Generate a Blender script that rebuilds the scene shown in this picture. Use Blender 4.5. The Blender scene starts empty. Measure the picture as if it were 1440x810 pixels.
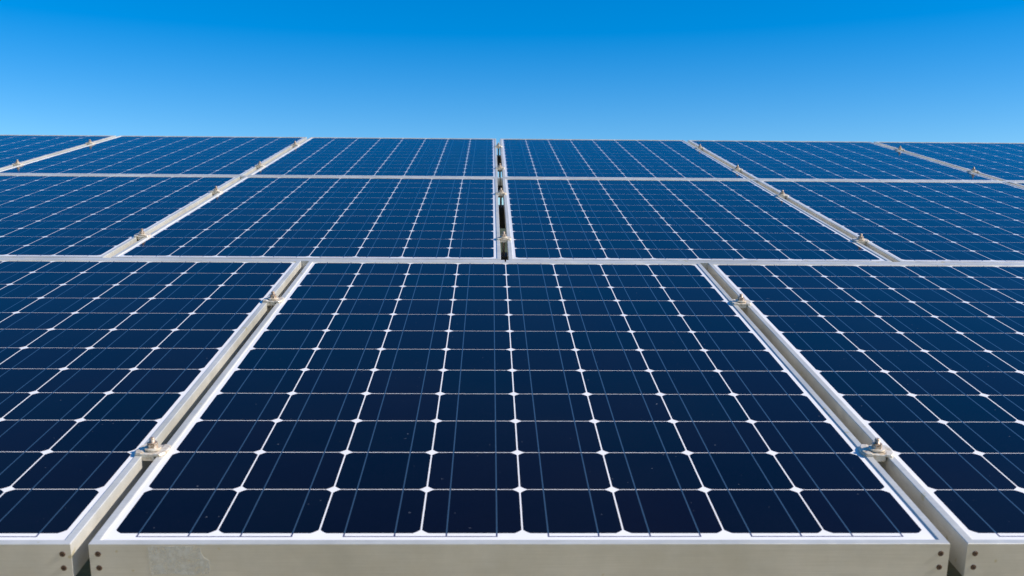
import bpy, bmesh, math, random
from mathutils import Matrix, Vector, Euler
random.seed(7)
R = math.radians
scene = bpy.context.scene
col = scene.collection

# ---------------------------------------------------------------- the tilted table
TILT = R(14.0)
BASE = Vector((0, 0, 0.17))                       # near lower edge of the array
M_T = Matrix.Translation(BASE) @ Matrix.Rotation(TILT, 4, 'X')

# ---------------------------------------------------------------- camera
cam_d = bpy.data.cameras.new('camera'); cam = bpy.data.objects.new('camera', cam_d); col.objects.link(cam)
cam_d.sensor_width = 36.0; cam_d.lens = 1452.06 / 1440 * 36.0
cam_d.clip_start = 0.05; cam_d.clip_end = 5000
cam.matrix_world = M_T @ Matrix.Translation((-0.0426, -1.138, 0.6056)) @ Euler((1.3246, -0.0101, -0.02), 'XYZ').to_matrix().to_4x4()
cam_d.dof.use_dof = True; cam_d.dof.focus_distance = 2.5; cam_d.dof.aperture_fstop = 11.0
scene.camera = cam

scene.cycles.use_adaptive_sampling = False; scene.cycles.use_denoising = True

# ---------------------------------------------------------------- sun and sky
sun_dir = (M_T.to_3x3() @ Vector((0.79, -0.04, 0.61))).normalized()     # towards the sun
elev = math.asin(sun_dir.z); az = math.atan2(sun_dir.x, sun_dir.y)        # az clockwise from +Y
w = bpy.data.worlds.new('World'); scene.world = w; w.use_nodes = True
nt = w.node_tree; bg = nt.nodes['Background']
sky = nt.nodes.new('ShaderNodeTexSky'); sky.sky_type = 'NISHITA'; sky.sun_disc = False
sky.sun_elevation = elev; sky.sun_rotation = az
sky.altitude = 300; sky.air_density = 1.0; sky.dust_density = 0.15; sky.ozone_density = 2.2
hs = nt.nodes.new('ShaderNodeHueSaturation'); hs.inputs['Saturation'].default_value = 1.64
hs.inputs['Hue'].default_value = 0.507; hs.inputs['Value'].default_value = 1.1
nt.links.new(sky.outputs[0], hs.inputs['Color']); nt.links.new(hs.outputs[0], bg.inputs['Color'])
bg.inputs['Strength'].default_value = 0.115
sd = bpy.data.lights.new('sun', 'SUN'); sd.energy = 5.0; sd.angle = R(0.53); sd.color = (1.0, 0.92, 0.81)
sun = bpy.data.objects.new('sun', sd); col.objects.link(sun)
sun.rotation_euler = (-sun_dir).to_track_quat('-Z', 'Y').to_euler(); sun.location = (3, -3, 6)
scene.view_settings.view_transform = 'Standard'; scene.view_settings.look = 'None'
scene.view_settings.exposure = 0.3; scene.view_settings.gamma = 1.0
try: scene.view_settings.use_curve_mapping = False
except Exception: pass

# ---------------------------------------------------------------- materials
def mat(name):
    m = bpy.data.materials.new(name); m.use_nodes = True
    return m, m.node_tree, m.node_tree.nodes['Principled BSDF']
def noise(nt, scale, detail=3, rough=.5, vec=None):
    n = nt.nodes.new('ShaderNodeTexNoise'); n.inputs['Scale'].default_value = scale
    n.inputs['Detail'].default_value = detail; n.inputs['Roughness'].default_value = rough
    if vec is not None: nt.links.new(vec, n.inputs['Vector'])
    return n.outputs['Fac']
def ramp(nt, fac, stops):
    r = nt.nodes.new('ShaderNodeValToRGB'); e = r.color_ramp.elements
    while len(e) < len(stops): e.new(0.5)
    for k, (p, c) in enumerate(stops):
        e[k].position = p; e[k].color = (*c, 1) if len(c) == 3 else c
    nt.links.new(fac, r.inputs[0]); return r.outputs[0]
def mixc(nt, fac, a, b):
    m = nt.nodes.new('ShaderNodeMix'); m.data_type = 'RGBA'
    for sock, v in ((m.inputs[0], fac), (m.inputs[6], a), (m.inputs[7], b)):
        if hasattr(v, 'links'): nt.links.new(v, sock)
        else: sock.default_value = v if isinstance(v, float) else (*v, 1)
    return m.outputs[2]
def g3(v): return (v, v, v)
def worldpos(nt):
    return nt.nodes.new('ShaderNodeNewGeometry').outputs['Position']
def bump(nt, b, h, strength, dist, coat=False):
    n = nt.nodes.new('ShaderNodeBump'); n.inputs['Strength'].default_value = strength; n.inputs['Distance'].default_value = dist
    nt.links.new(h, n.inputs['Height']); nt.links.new(n.outputs[0], b.inputs['Coat Normal' if coat else 'Normal'])
GLASS_IOR = 1.22
def glass_coat(nt, b, p):
    b.inputs['Coat Weight'].default_value = 1.0
    b.inputs['Coat IOR'].default_value = GLASS_IOR
    r = ramp(nt, noise(nt, 9, 4, .6, p), [(.3, g3(.05)), (.7, g3(.09))])
    nt.links.new(r, b.inputs['Coat Roughness'])
    bump(nt, b, noise(nt, 900, 2, .5, p), .10, .0004, True)

m_cell, nt, b = mat('cell_silicon'); p = worldpos(nt)
oi = nt.nodes.new('ShaderNodeObjectInfo')
tint = ramp(nt, oi.outputs['Random'], [(0, (.0008, .0022, .0060)), (.5, (.0032, .0016, .0052)), (1, (.0006, .0044, .0095))])
mott = ramp(nt, noise(nt, 260, 4, .7, p), [(.35, g3(0)), (.75, g3(1))])
c = mixc(nt, mott, tint, (.0030, .0030, .0095))
speck = ramp(nt, noise(nt, 170, 1, .4, p), [(.80, g3(0)), (.84, g3(.3))])
c = mixc(nt, speck, c, (.30, .33, .36))
film = ramp(nt, noise(nt, 3.2, 5, .65, p), [(.4, g3(0)), (.85, g3(.004))])
c = mixc(nt, film, c, (.5, .48, .42))
nt.links.new(c, b.inputs['Base Color']); b.inputs['Roughness'].default_value = .42
b.inputs['Specular IOR Level'].default_value = .0
glass_coat(nt, b, p)

m_sheet, nt, b = mat('white_backsheet'); p = worldpos(nt)
nt.links.new(ramp(nt, noise(nt, 14, 5, .6, p), [(.3, (.76, .735, .70)), (.65, (.83, .80, .77))]), b.inputs['Base Color'])
b.inputs['Roughness'].default_value = .6; b.inputs['Specular IOR Level'].default_value = .2
glass_coat(nt, b, p)

m_rib, nt, b = mat('tinned_ribbon'); p = worldpos(nt)
b.inputs['Base Color'].default_value = (.16, .23, .25, 1); b.inputs['Metallic'].default_value = .85; b.inputs['Roughness'].default_value = .38
glass_coat(nt, b, p)
m_conn, nt, b = mat('dark_connector'); p = worldpos(nt)
b.inputs['Base Color'].default_value = (.035, .035, .10, 1); b.inputs['Roughness'].default_value = .4
glass_coat(nt, b, p)

m_frame, nt, b = mat('anodised_aluminium'); p = worldpos(nt)
tc = nt.nodes.new('ShaderNodeTexCoord')
base = ramp(nt, noise(nt, 5, 6, .65, p), [(.3, (.55, .53, .46)), (.7, (.76, .735, .67))])
mp = nt.nodes.new('ShaderNodeMapping'); mp.inputs['Scale'].default_value = (4, 60, 400); nt.links.new(p, mp.inputs['Vector'])
streak = ramp(nt, noise(nt, 3, 3, .6, mp.outputs[0]), [(.35, g3(0)), (.75, g3(.3))])
base = mixc(nt, streak, base, (.42, .40, .34))
spot = ramp(nt, noise(nt, 42, 2, .5, p), [(.70, g3(0)), (.72, g3(.6))])
base = mixc(nt, spot, base, (.52, .44, .22))
nt.links.new(base, b.inputs['Base Color'])
b.inputs['Metallic'].default_value = .36
nt.links.new(ramp(nt, noise(nt, 30, 5, .6, p), [(.3, g3(.28)), (.7, g3(.5))]), b.inputs['Roughness'])
bump(nt, b, noise(nt, 350, 3, .6, p), .08, .0006)

m_res, nt, b = mat('scraped_residue'); p = worldpos(nt)
mp = nt.nodes.new('ShaderNodeMapping'); mp.inputs['Scale'].default_value = (150, 20, 60); nt.links.new(p, mp.inputs['Vector'])
nt.links.new(ramp(nt, noise(nt, 1.6, 6, .75, mp.outputs[0]), [(.3, (.66, .60, .48)), (.5, (.80, .76, .66)), (.7, (.88, .85, .76))]), b.inputs['Base Color'])
b.inputs['Roughness'].default_value = .8
nt.links.new(ramp(nt, noise(nt, 70, 8, .8, p), [(.38, g3(0)), (.54, g3(.6))]), b.inputs['Alpha'])

m_clamp, nt, b = mat('cast_clamp_metal'); p = worldpos(nt)
nt.links.new(ramp(nt, noise(nt, 110, 5, .75, p), [(.33, (.40, .28, .16)), (.47, (.66, .57, .44)), (.70, (.82, .78, .70))]), b.inputs['Base Color'])
b.inputs['Metallic'].default_value = .3; b.inputs['Roughness'].default_value = .45
bump(nt, b, noise(nt, 500, 3, .6, p), .3, .0005)
m_bolt, nt, b = mat('bolt_steel'); p = worldpos(nt)
nt.links.new(ramp(nt, noise(nt, 300, 5, .7, p), [(.33, (.10, .05, .03)), (.46, (.42, .30, .20)), (.66, (.76, .71, .65))]), b.inputs['Base Color'])
b.inputs['Metallic'].default_value = .5; b.inputs['Roughness'].default_value = .5
m_screw, nt, b = mat('rusty_screw'); p = worldpos(nt)
nt.links.new(ramp(nt, noise(nt, 600, 4, .7, p), [(.35, (.05, .03, .02)), (.6, (.16, .10, .07)), (.75, (.38, .33, .28))]), b.inputs['Base Color'])
b.inputs['Metallic'].default_value = .5; b.inputs['Roughness'].default_value = .5
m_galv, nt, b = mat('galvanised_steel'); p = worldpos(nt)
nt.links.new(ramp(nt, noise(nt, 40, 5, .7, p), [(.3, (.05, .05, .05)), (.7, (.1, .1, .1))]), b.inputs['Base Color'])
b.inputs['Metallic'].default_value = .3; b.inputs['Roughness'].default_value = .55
m_ground, nt, b = mat('dry_ground'); p = worldpos(nt)
a1 = ramp(nt, noise(nt, .6, 8, .65, p), [(.35, (.34, .25, .11)), (.5, (.48, .37, .18)), (.7, (.56, .45, .24))])
a2 = ramp(nt, noise(nt, 30, 6, .7, p), [(.3, g3(0)), (.7, g3(.6))])
nt.links.new(mixc(nt, a2, a1, (.28, .22, .10)), b.inputs['Base Color']); b.inputs['Roughness'].default_value = .95
bump(nt, b, noise(nt, 18, 6, .7, p), .6, .03)

# ---------------------------------------------------------------- helpers
def mesh_of(name, bm, *mats, smooth=False):
    me = bpy.data.meshes.new(name); bm.normal_update(); bm.to_mesh(me); bm.free()
    for m in mats: me.materials.append(m)
    if smooth:
        for f in me.polygons: f.use_smooth = True
    return me
def link(name, me, parent=None, loc=(0, 0, 0), rot=(0, 0, 0)):
    o = bpy.data.objects.new(name, me); col.objects.link(o)
    o.parent = parent; o.location = loc; o.rotation_euler = rot
    return o
def box(bm, x0, x1, y0, y1, z0, z1, mi=0):
    v = [bm.verts.new((x, y, z)) for z in (z0, z1) for y in (y0, y1) for x in (x0, x1)]
    for q in ((0, 2, 3, 1), (4, 5, 7, 6), (0, 1, 5, 4), (2, 6, 7, 3), (0, 4, 6, 2), (1, 3, 7, 5)):
        f = bm.faces.new([v[k] for k in q]); f.material_index = mi
def bevel(bm, w, seg=2, ang=40):
    es = [e for e in bm.edges if len(e.link_faces) == 2 and e.calc_face_angle(0) > R(ang)]
    bmesh.ops.bevel(bm, geom=es, offset=w, segments=seg, profile=.6, affect='EDGES', clamp_overlap=True)
def prism(bm, pts, z0, z1, mi=0):
    a = [bm.verts.new((x, y, z0)) for x, y in pts]; c = [bm.verts.new((x, y, z1)) for x, y in pts]; n = len(pts)
    bm.faces.new(a[::-1]).material_index = mi; bm.faces.new(c).material_index = mi
    for k in range(n):
        bm.faces.new((a[k], a[(k + 1) % n], c[(k + 1) % n], c[k])).material_index = mi
def on_table(o, x, y, z=0, rz=0):
    m = M_T @ Matrix.Translation((x, y, z)) @ Matrix.Rotation(rz, 4, 'Z')
    o.location = m.to_translation(); o.rotation_euler = m.to_euler()
def tag(o, label, cat, group=None):
    o['label'] = label; o['category'] = cat
    if group: o['group'] = group

# ---------------------------------------------------------------- ground
bm = bmesh.new()
S = 3000
rings = [0, 3, 8, 20, 60, 200, 700, S]; seg = 48
prev = None
for r_ in rings:
    if r_ == 0: cur = [bm.verts.new((0, 0, 0))]
    else: cur = [bm.verts.new((r_ * math.cos(2 * math.pi * k / seg), r_ * math.sin(2 * math.pi * k / seg), 0)) for k in range(seg)]
    if prev:
        for k in range(seg):
            k2 = (k + 1) % seg
            bm.faces.new((prev[0], cur[k], cur[k2]) if len(prev) == 1 else (prev[k], cur[k], cur[k2], prev[k2]))
    prev = cur
g = link('ground', mesh_of('ground', bm, m_ground)); g['kind'] = 'structure'

# ---------------------------------------------------------------- dark ridge added behind the array, blocks low sky in the centre gap
m_sky_block, nt, b = mat('sky_block_dark'); p = worldpos(nt)
nt.links.new(ramp(nt, noise(nt, .25, 6, .7, p), [(.35, (.018, .028, .012)), (.6, (.045, .06, .025)), (.75, (.08, .085, .04))]), b.inputs['Base Color'])
b.inputs['Roughness'].default_value = .9
from mathutils import noise as mn
bm = bmesh.new(); grid = []
NA, NR = 160, 22
for a in range(NA + 1):
    th = R(-75 + 150 * a / NA); row = []
    for q in range(NR + 1):
        d = 240 + 200 * q / NR; x, y = d * math.sin(th), d * math.cos(th)
        prof = math.sin(math.pi * min(1, q / NR)) ** 1.3
        h = prof * (21 + 5 * mn.noise(Vector((x * .008, y * .008, 1))) + 2.2 * mn.noise(Vector((x * .08, y * .08, 4)))) * (.35 + .65 * math.cos(th * .9))
        row.append(bm.verts.new((x, y, h - .3)))
    grid.append(row)
for a in range(NA):
    for q in range(NR):
        bm.faces.new((grid[a][q], grid[a + 1][q], grid[a + 1][q + 1], grid[a][q + 1]))
bmesh.ops.recalc_face_normals(bm, faces=bm.faces)
g = link('sky_block_hills', mesh_of('sky_block_hills', bm, m_sky_block)); g['kind'] = 'structure'

# ---------------------------------------------------------------- solar panel
W, H, FD = 1.046, 1.559, 0.046        # panel width, length, frame depth
LIP, LH = 0.011, 0.0022                # top lip width, lip above the glass
GAP = 0.0215; PIT = W + GAP
P = 0.1262; MY = 0.0078               # cell pitch, cell field shifted to the back
GX, GY = 0.0021, 0.0015               # gaps between cells

def frame_mesh():
    # profile (distance inwards, z), swept round the rectangle with mitred corners
    prof = [(0.0008, 0), (LIP - .0012, 0), (LIP, -.0010), (LIP, -LH - .006), (.0022, -LH - .006), (.0022, -FD + .002), (.024, -FD + .002),
            (.024, -FD), (0, -FD), (0, -.0008)]
    bm = bmesh.new(); rings = []
    for sx, sy in ((0, 0), (1, 0), (1, 1), (0, 1)):
        rg = []
        for d, z in prof:
            x = d if sx == 0 else W - d; y = d if sy == 0 else H - d
            rg.append(bm.verts.new((x, y, z)))
        rings.append(rg)
    n = len(prof)
    for k in range(4):
        a, b_ = rings[k], rings[(k + 1) % 4]
        for j in range(n):
            bm.faces.new((a[j], a[(j + 1) % n], b_[(j + 1) % n], b_[j]))
    bmesh.ops.recalc_face_normals(bm, faces=bm.faces)
    return mesh_of('frame', bm, m_frame)
def sheet_mesh():
    bm = bmesh.new(); box(bm, .0025, W - .0025, .0025, H - .0025, -LH - .005, -LH)
    return mesh_of('backsheet', bm, m_sheet)
def cell_mesh():
    bm = bmesh.new(); hx, hy = (P - GX) / 2, (P - GY) / 2
    pts = []; c = 0.0088
    for sx, sy, flip in ((1, 1, 0), (-1, 1, 1), (-1, -1, 0), (1, -1, 1)):
        arc = []
        for k in range(5):                                   # shallow arc of the round wafer
            t = k / 4; x = hx - c * t; y = hy - c * (1 - t); bulge = .0006 * math.sin(math.pi * t)
            arc.append((sx * (x + bulge * .7), sy * (y + bulge * .7)))
        pts += arc[::-1] if flip else arc
    vs = [bm.verts.new((x, y, 0)) for x, y in pts]
    bm.faces.new(vs)
    lo = [bm.verts.new((x, y, -.00004)) for x, y in pts]
    for k in range(len(pts)):
        bm.faces.new((vs[k], lo[k], lo[(k + 1) % len(pts)], vs[(k + 1) % len(pts)]))
    for s in (-1, 1):
        xc = s * P * .247; r_ = .0009
        box(bm, xc - r_, xc + r_, -P / 2, P / 2, .00001, .00004, 1)
    return mesh_of('solar_cell', bm, m_cell, m_rib)
def conn_mesh(x0, x1, out):
    # flat bus ribbon in the margin, with its stubs to the cell ribbons; out = +1/-1 towards the frame
    bm = bmesh.new(); y = out * .0078
    box(bm, x0 - .0011, x1 + .0011, y - .0011, y + .0011, -.0001, .0003)
    xs = []
    n = round((x1 - x0) / (P * .5)); 
    return bm, y
def panel_x(i): return (W - 8 * P) / 2 + (i + .5) * P
Y0 = (H - 12 * P) / 2 + MY
def connector(cols, back):
    bm = bmesh.new(); yc = (Y0 + 12 * P + .0045) if back else (Y0 - .0078)
    ye = (Y0 + 12 * P) if back else Y0
    xs = [panel_x(i) + s * P * .247 for i in cols for s in (-1, 1)]
    box(bm, min(xs) - .0011, max(xs) + .0011, yc - .0010, yc + .0010, -LH + .00002, -LH + .00010)
    for x in xs:
        a, b_ = sorted((yc, ye)); 
        a2, b2 = (ye + .0001, yc - .0011) if back else (yc + .0011, ye - .0001)
        box(bm, x - .0010, x + .0010, a2, b2, -LH + .00002, -LH + .00010)
    return mesh_of('connector_ribbon', bm, m_conn)
def screw_mesh():
    bm = bmesh.new(); n = 18                                  # pan head with a cross recess, axis -Y
    prof = [(.0036, 0), (.0036, .0003), (.0031, .0007), (.0020, .0009)]
    prev = None
    for r_, h in prof:
        ring = [bm.verts.new((r_ * math.cos(2 * math.pi * k / n), -h, r_ * math.sin(2 * math.pi * k / n))) for k in range(n)]
        if prev:
            for k in range(n): bm.faces.new((prev[k], prev[(k + 1) % n], ring[(k + 1) % n], ring[k]))
        prev = ring
    inner = [bm.verts.new((( .0017 if k % 4 == 0 else .0006) * math.cos(2 * math.pi * k / 16), -.0002 if k % 4 == 0 else -.0004, (.0017 if k % 4 == 0 else .0006) * math.sin(2 * math.pi * k / 16))) for k in range(16)]
    c_ = bm.verts.new((0, -.0001, 0))
    for k in range(16): bm.faces.new((inner[k], inner[(k + 1) % 16], c_))
    rim = [bm.verts.new((.0019 * math.cos(2 * math.pi * k / 16), -.00092, .0019 * math.sin(2 * math.pi * k / 16))) for k in range(16)]
    for k in range(16): bm.faces.new((rim[k], rim[(k + 1) % 16], inner[(k + 1) % 16], inner[k]))
    bmesh.ops.recalc_face_normals(bm, faces=bm.faces)
    return mesh_of('screw', bm, m_screw)

ME_FRAME, ME_SHEET, ME_CELL, ME_SCREW = frame_mesh(), sheet_mesh(), cell_mesh(), screw_mesh()
ME_CONN = [(connector(c_, False)) for c_ in ((0, 1), (2, 3), (4, 5), (6, 7))] + [(connector(c_, True)) for c_ in ((0,), (1, 2), (3, 4), (5, 6), (7,))]

def make_panel():
    t = bpy.data.objects.new('solar_panel', None); col.objects.link(t); t.empty_display_size = .1
    fr = link('frame', ME_FRAME, t)
    for x in (.0105, W - .0105):
        for z in (-.0135, -.0320):
            link('screw', ME_SCREW, fr, (x, 0, z), (0, random.uniform(0, 1.5), 0))
    link('backsheet', ME_SHEET, t)
    for me in ME_CONN: link('connector_ribbon', me, t)
    for j in range(12):
        for i in range(8):
            link('solar_cell', ME_CELL, t, (panel_x(i), Y0 + (j + .5) * P, -LH + .00006))
    return t
def copy_tree(o, parent=None):
    c = o.copy(); col.objects.link(c); c.parent = parent
    for ch in list(o.children): copy_tree(ch, c)
    return c

ROWX = [-W / 2, 0.0097, 0.0124]; ROWY = [0, 1.5882, 3.1834]
PANELS = [
 (0, 0, 'whole navy solar panel with a scraped grey patch, centre of the front row'),
 (0, -1, 'dark blue solar panel cut off by the left picture edge in the front row'),
 (0, 1, 'nearly black solar panel cut off by the right picture edge in the front row'),
 (1, -2, 'blue solar panel at the left picture edge, leftmost of the middle row'),
 (1, -1, 'whole blue solar panel of the middle row, just left of the open black gap'),
 (1, 0, 'whole blue solar panel of the middle row, just right of the open black gap'),
 (1, 1, 'blue solar panel of the middle row, second to the right of the black gap'),
 (1, 2, 'sliver of a blue solar panel at the right picture edge of the middle row'),
 (2, -3, 'small slanted blue solar panel corner, far left of the back row'),
 (2, -2, 'blue solar panel of the back row, second to the left of the black gap'),
 (2, -1, 'blue solar panel of the back row, just left of the open black gap'),
 (2, 0, 'blue solar panel of the back row, just right of the open black gap'),
 (2, 1, 'blue solar panel of the back row, second to the right of the black gap'),
 (2, 2, 'blue solar panel cut off by the right picture edge in the back row'),
]
proto = make_panel(); first = True
for r_, c_, lab in PANELS:
    t = proto if first else None
    if t is None: t = copy_tree(proto)
    first = False
    on_table(t, ROWX[r_] + c_ * PIT, ROWY[r_])
    tag(t, lab, 'solar panel', 'solar panels of the tilted array')
    if (r_, c_) == (0, 0): main_panel = t
# scraped label residue on the front rail of the centre panel (added after the copies)
bm = bmesh.new()
out = [(.071, -.0045), (.074, -.0032), (.105, -.0030), (.128, -.0036), (.1335, -.0060), (.1340, -.0120), (.1365, -.0175), (.1425, -.0220), (.1440, -.0265), (.1425, -.0400), (.120, -.0412), (.090, -.0402), (.0725, -.0410), (.0718, -.0250), (.0705, -.0150)]
pts = []
for k in range(len(out)):
    a, b_ = out[k], out[(k + 1) % len(out)]
    for s in range(4):
        t_ = s / 4; pts.append((a[0] + (b_[0] - a[0]) * t_ + random.uniform(-.0004, .0004), a[1] + (b_[1] - a[1]) * t_ + random.uniform(-.0004, .0004)))
va = [bm.verts.new((x, -.0002, z)) for x, z in pts]; vb = [bm.verts.new((x, .0003, z)) for x, z in pts]
bm.faces.new(va)
for k in range(len(pts)): bm.faces.new((va[k], vb[k], vb[(k + 1) % len(pts)], va[(k + 1) % len(pts)]))
bmesh.ops.recalc_face_normals(bm, faces=bm.faces)
link('sticker_residue', mesh_of('sticker_residue', bm, m_res), main_panel)

# ---------------------------------------------------------------- clamps in the joints
def clamp_body():
    # pressed saddle: two ears on the frames and a trough in the joint
    hw = .0235; g_ = GAP / 2
    top = [(-hw, .0022), (-hw + .002, .0042), (-g_ - .002, .0044), (-g_ + .0015, .0036), (-g_ + .0035, .0030), (g_ - .0035, .0030), (g_ - .0015, .0036), (g_ + .002, .0044), (hw - .002, .0042), (hw, .0022)]
    bot = [(-hw, .0003), (-g_ - .0005, .0003), (-g_ + .0005, -.0040), (-g_ + .002, -.0070), (g_ - .002, -.0070), (g_ - .0005, -.0040), (g_ + .0005, .0003), (hw, .0003)]
    poly = top + bot[::-1]
    bm = bmesh.new(); ys = [-.019, -.0175, -.009, 0, .009, .0175, .019]
    rings = []
    for y in ys:
        f = 1 - .22 * (abs(y) / .019) ** 4                     # ears rounded in plan
        rings.append([bm.verts.new((x * (f if abs(x) > g_ else 1), y, z)) for x, z in poly])
    n = len(poly)
    for a, b_ in zip(rings, rings[1:]):
        for k in range(n): bm.faces.new((a[k], a[(k + 1) % n], b_[(k + 1) % n], b_[k]))
    bm.faces.new(rings[0][::-1]); bm.faces.new(rings[-1])
    bmesh.ops.recalc_face_normals(bm, faces=bm.faces)
    bevel(bm, .0006, 2, 50)
    return mesh_of('saddle', bm, m_clamp)
def cyl(bm, r0, r1, z0, z1, n=20, caps=True):
    a = [bm.verts.new((r0 * math.cos(2 * math.pi * k / n), r0 * math.sin(2 * math.pi * k / n), z0)) for k in range(n)]
    b_ = [bm.verts.new((r1 * math.cos(2 * math.pi * k / n), r1 * math.sin(2 * math.pi * k / n), z1)) for k in range(n)]
    for k in range(n): bm.faces.new((a[k], a[(k + 1) % n], b_[(k + 1) % n], b_[k]))
    if caps: bm.faces.new(a[::-1]); bm.faces.new(b_)
def washer_mesh():
    bm = bmesh.new(); cyl(bm, .0118, .0118, .0046, .0072, 28)
    bevel(bm, .0006, 2); return mesh_of('washer', bm, m_clamp)
def nut_mesh():
    bm = bmesh.new(); cyl(bm, .0078, .0078, .0073, .0142, 6); bevel(bm, .0007, 2)
    return mesh_of('nut', bm, m_bolt)
def bolt_mesh():
    bm = bmesh.new(); n = 16; prev = None; z = -.055; steps = []
    k = 0; steps.append((.0038, -.055)); steps.append((.0038, .0136)); z = .0136
    while z < .0205:
        steps += [(.0041, z + .0004), (.0035, z + .0010)]; z += .00125
    steps += [(.0036, z), (.0028, z + .0008)]
    for r_, zz in steps:
        ring = [bm.verts.new((r_ * math.cos(2 * math.pi * q / n), r_ * math.sin(2 * math.pi * q / n), zz)) for q in range(n)]
        if prev:
            for q in range(n): bm.faces.new((prev[q], prev[(q + 1) % n], ring[(q + 1) % n], ring[q]))
        prev = ring
    bm.faces.new(prev)
    return mesh_of('bolt', bm, m_bolt)
ME_BODY, ME_WASH, ME_NUT, ME_BOLT = clamp_body(), washer_mesh(), nut_mesh(), bolt_mesh()
def make_clamp():
    t = bpy.data.objects.new('panel_clamp', None); col.objects.link(t); t.empty_display_size = .03
    link('saddle', ME_BODY, t); link('washer', ME_WASH, t); link('nut', ME_NUT, t); link('bolt', ME_BOLT, t)
    return t
CY = [.285, 1.145]          # along a panel
CLAMPS = [
 (0, 0, 0, 'largest cream clamp on the joint left of the front centre panel'),
 (0, 0, 1, 'upper, smaller clamp on the joint left of the front centre panel'),
 (0, 1, 0, 'largest cream clamp throwing a blue shadow, on the joint right of the front centre panel'),
 (0, 1, 1, 'upper, smaller clamp on the joint right of the front centre panel'),
 (1, 0, 0, 'clamp nearest the viewer bridging the open black gap in the middle of the array'),
 (1, 0, 1, 'second clamp up the open black gap, just below the back row'),
 (1, -1, 0, 'lower clamp on the left slanting joint of the middle row'),
 (1, -1, 1, 'upper clamp on the left slanting joint of the middle row'),
 (1, 1, 0, 'lower clamp on the right slanting joint of the middle row'),
 (1, 1, 1, 'upper clamp on the right slanting joint of the middle row'),
 (2, 0, 0, 'third clamp up the open black gap, the lower one of the back row'),
 (2, 0, 1, 'tiny topmost clamp on the open black gap, right under the sky'),
 (2, -1, 0, 'lower back row clamp on the slanting joint just left of the black gap'),
 (2, -1, 1, 'upper back row clamp near the sky on the joint just left of the black gap'),
 (2, 1, 0, 'lower back row clamp on the slanting joint just right of the black gap'),
 (2, 1, 1, 'upper back row clamp near the sky on the joint just right of the black gap'),
 (2, -2, 0, 'lower back row clamp beside the left picture edge'),
 (2, -2, 1, 'upper back row clamp on the flattest joint at the far left'),
 (2, 2, 0, 'lower back row clamp toward the right picture edge on the flattest joint'),
 (2, 2, 1, 'upper back row clamp on the flattest joint at the far right'),
]
cp = make_clamp()
for k, (r_, c_, j, lab) in enumerate(CLAMPS):
    t = cp if k == 0 else copy_tree(cp)
    rz = random.uniform(-.14, .14)
    on_table(t, ROWX[r_] + c_ * PIT - GAP / 2, ROWY[r_] + CY[j] + random.uniform(-.006, .006), 0, rz)
    for ch in t.children:
        if ch.name.startswith('nut'): ch.rotation_euler.z = random.uniform(0, 1)
    tag(t, lab, 'clamp', 'clamps holding the solar panels down')

# ---------------------------------------------------------------- purlins below the clamps
def purlin_mesh():
    bm = bmesh.new(); x0, x1 = -3.3, 3.3; w2, h, t = .030, .08, .003
    box(bm, x0, x1, -w2, w2, -t, 0)                            # top flange
    box(bm, x0, x1, -w2, -w2 + t, -h, -t - .0001)              # web
    box(bm, x0, x1, -w2 + t + .0001, w2, -h, -h + t)           # lower flange
    return mesh_of('purlin', bm, m_galv)
mp_ = purlin_mesh()
LABP = [('purlin', 0, 0), ('purlin', 0, 1), ('purlin', 1, 0), ('purlin', 1, 1), ('purlin', 2, 0), ('purlin', 2, 1)]
ORD = ['galvanised crossbar under the lower clamps of the front row', 'galvanised crossbar under the upper clamps of the front row',
       'galvanised crossbar seen through the black gap under the lower middle row clamp', 'galvanised crossbar seen through the black gap under the upper middle row clamp',
       'galvanised crossbar seen through the black gap under the lower back row clamp', 'galvanised crossbar seen through the black gap under the topmost clamp']
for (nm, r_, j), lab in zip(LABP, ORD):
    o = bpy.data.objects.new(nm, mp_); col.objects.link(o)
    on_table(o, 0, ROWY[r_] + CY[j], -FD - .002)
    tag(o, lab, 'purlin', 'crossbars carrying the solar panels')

# ---------------------------------------------------------------- cover strips in the joints between the rows
def strip_mesh(w_):
    bm = bmesh.new(); h2 = w_ / 2
    for x0, x1 in ((-3.25, -1.602), (-1.598, -.002), (.002, 1.6), (1.604, 3.3)):
        box(bm, x0, x1, -h2, h2, -.004, 0)
        box(bm, x0, x1, -h2, -h2 + .002, -.030, -.0041); box(bm, x0, x1, h2 - .002, h2, -.030, -.0041)
    bevel(bm, .0006, 1)
    return mesh_of('cover_strip', bm, m_frame)
for y, w_, lab in ((.5 * (H + ROWY[1]), .0225, 'long pale cover strip in the joint between the front and middle rows'),
                   (.5 * (ROWY[1] + H + ROWY[2]), .0290, 'long pale cover strip in the joint between the middle and back rows')):
    o = link('cover_strip', strip_mesh(w_)); on_table(o, 0, y, -.0008)
    tag(o, lab, 'cover strip', 'cover strips between the rows')
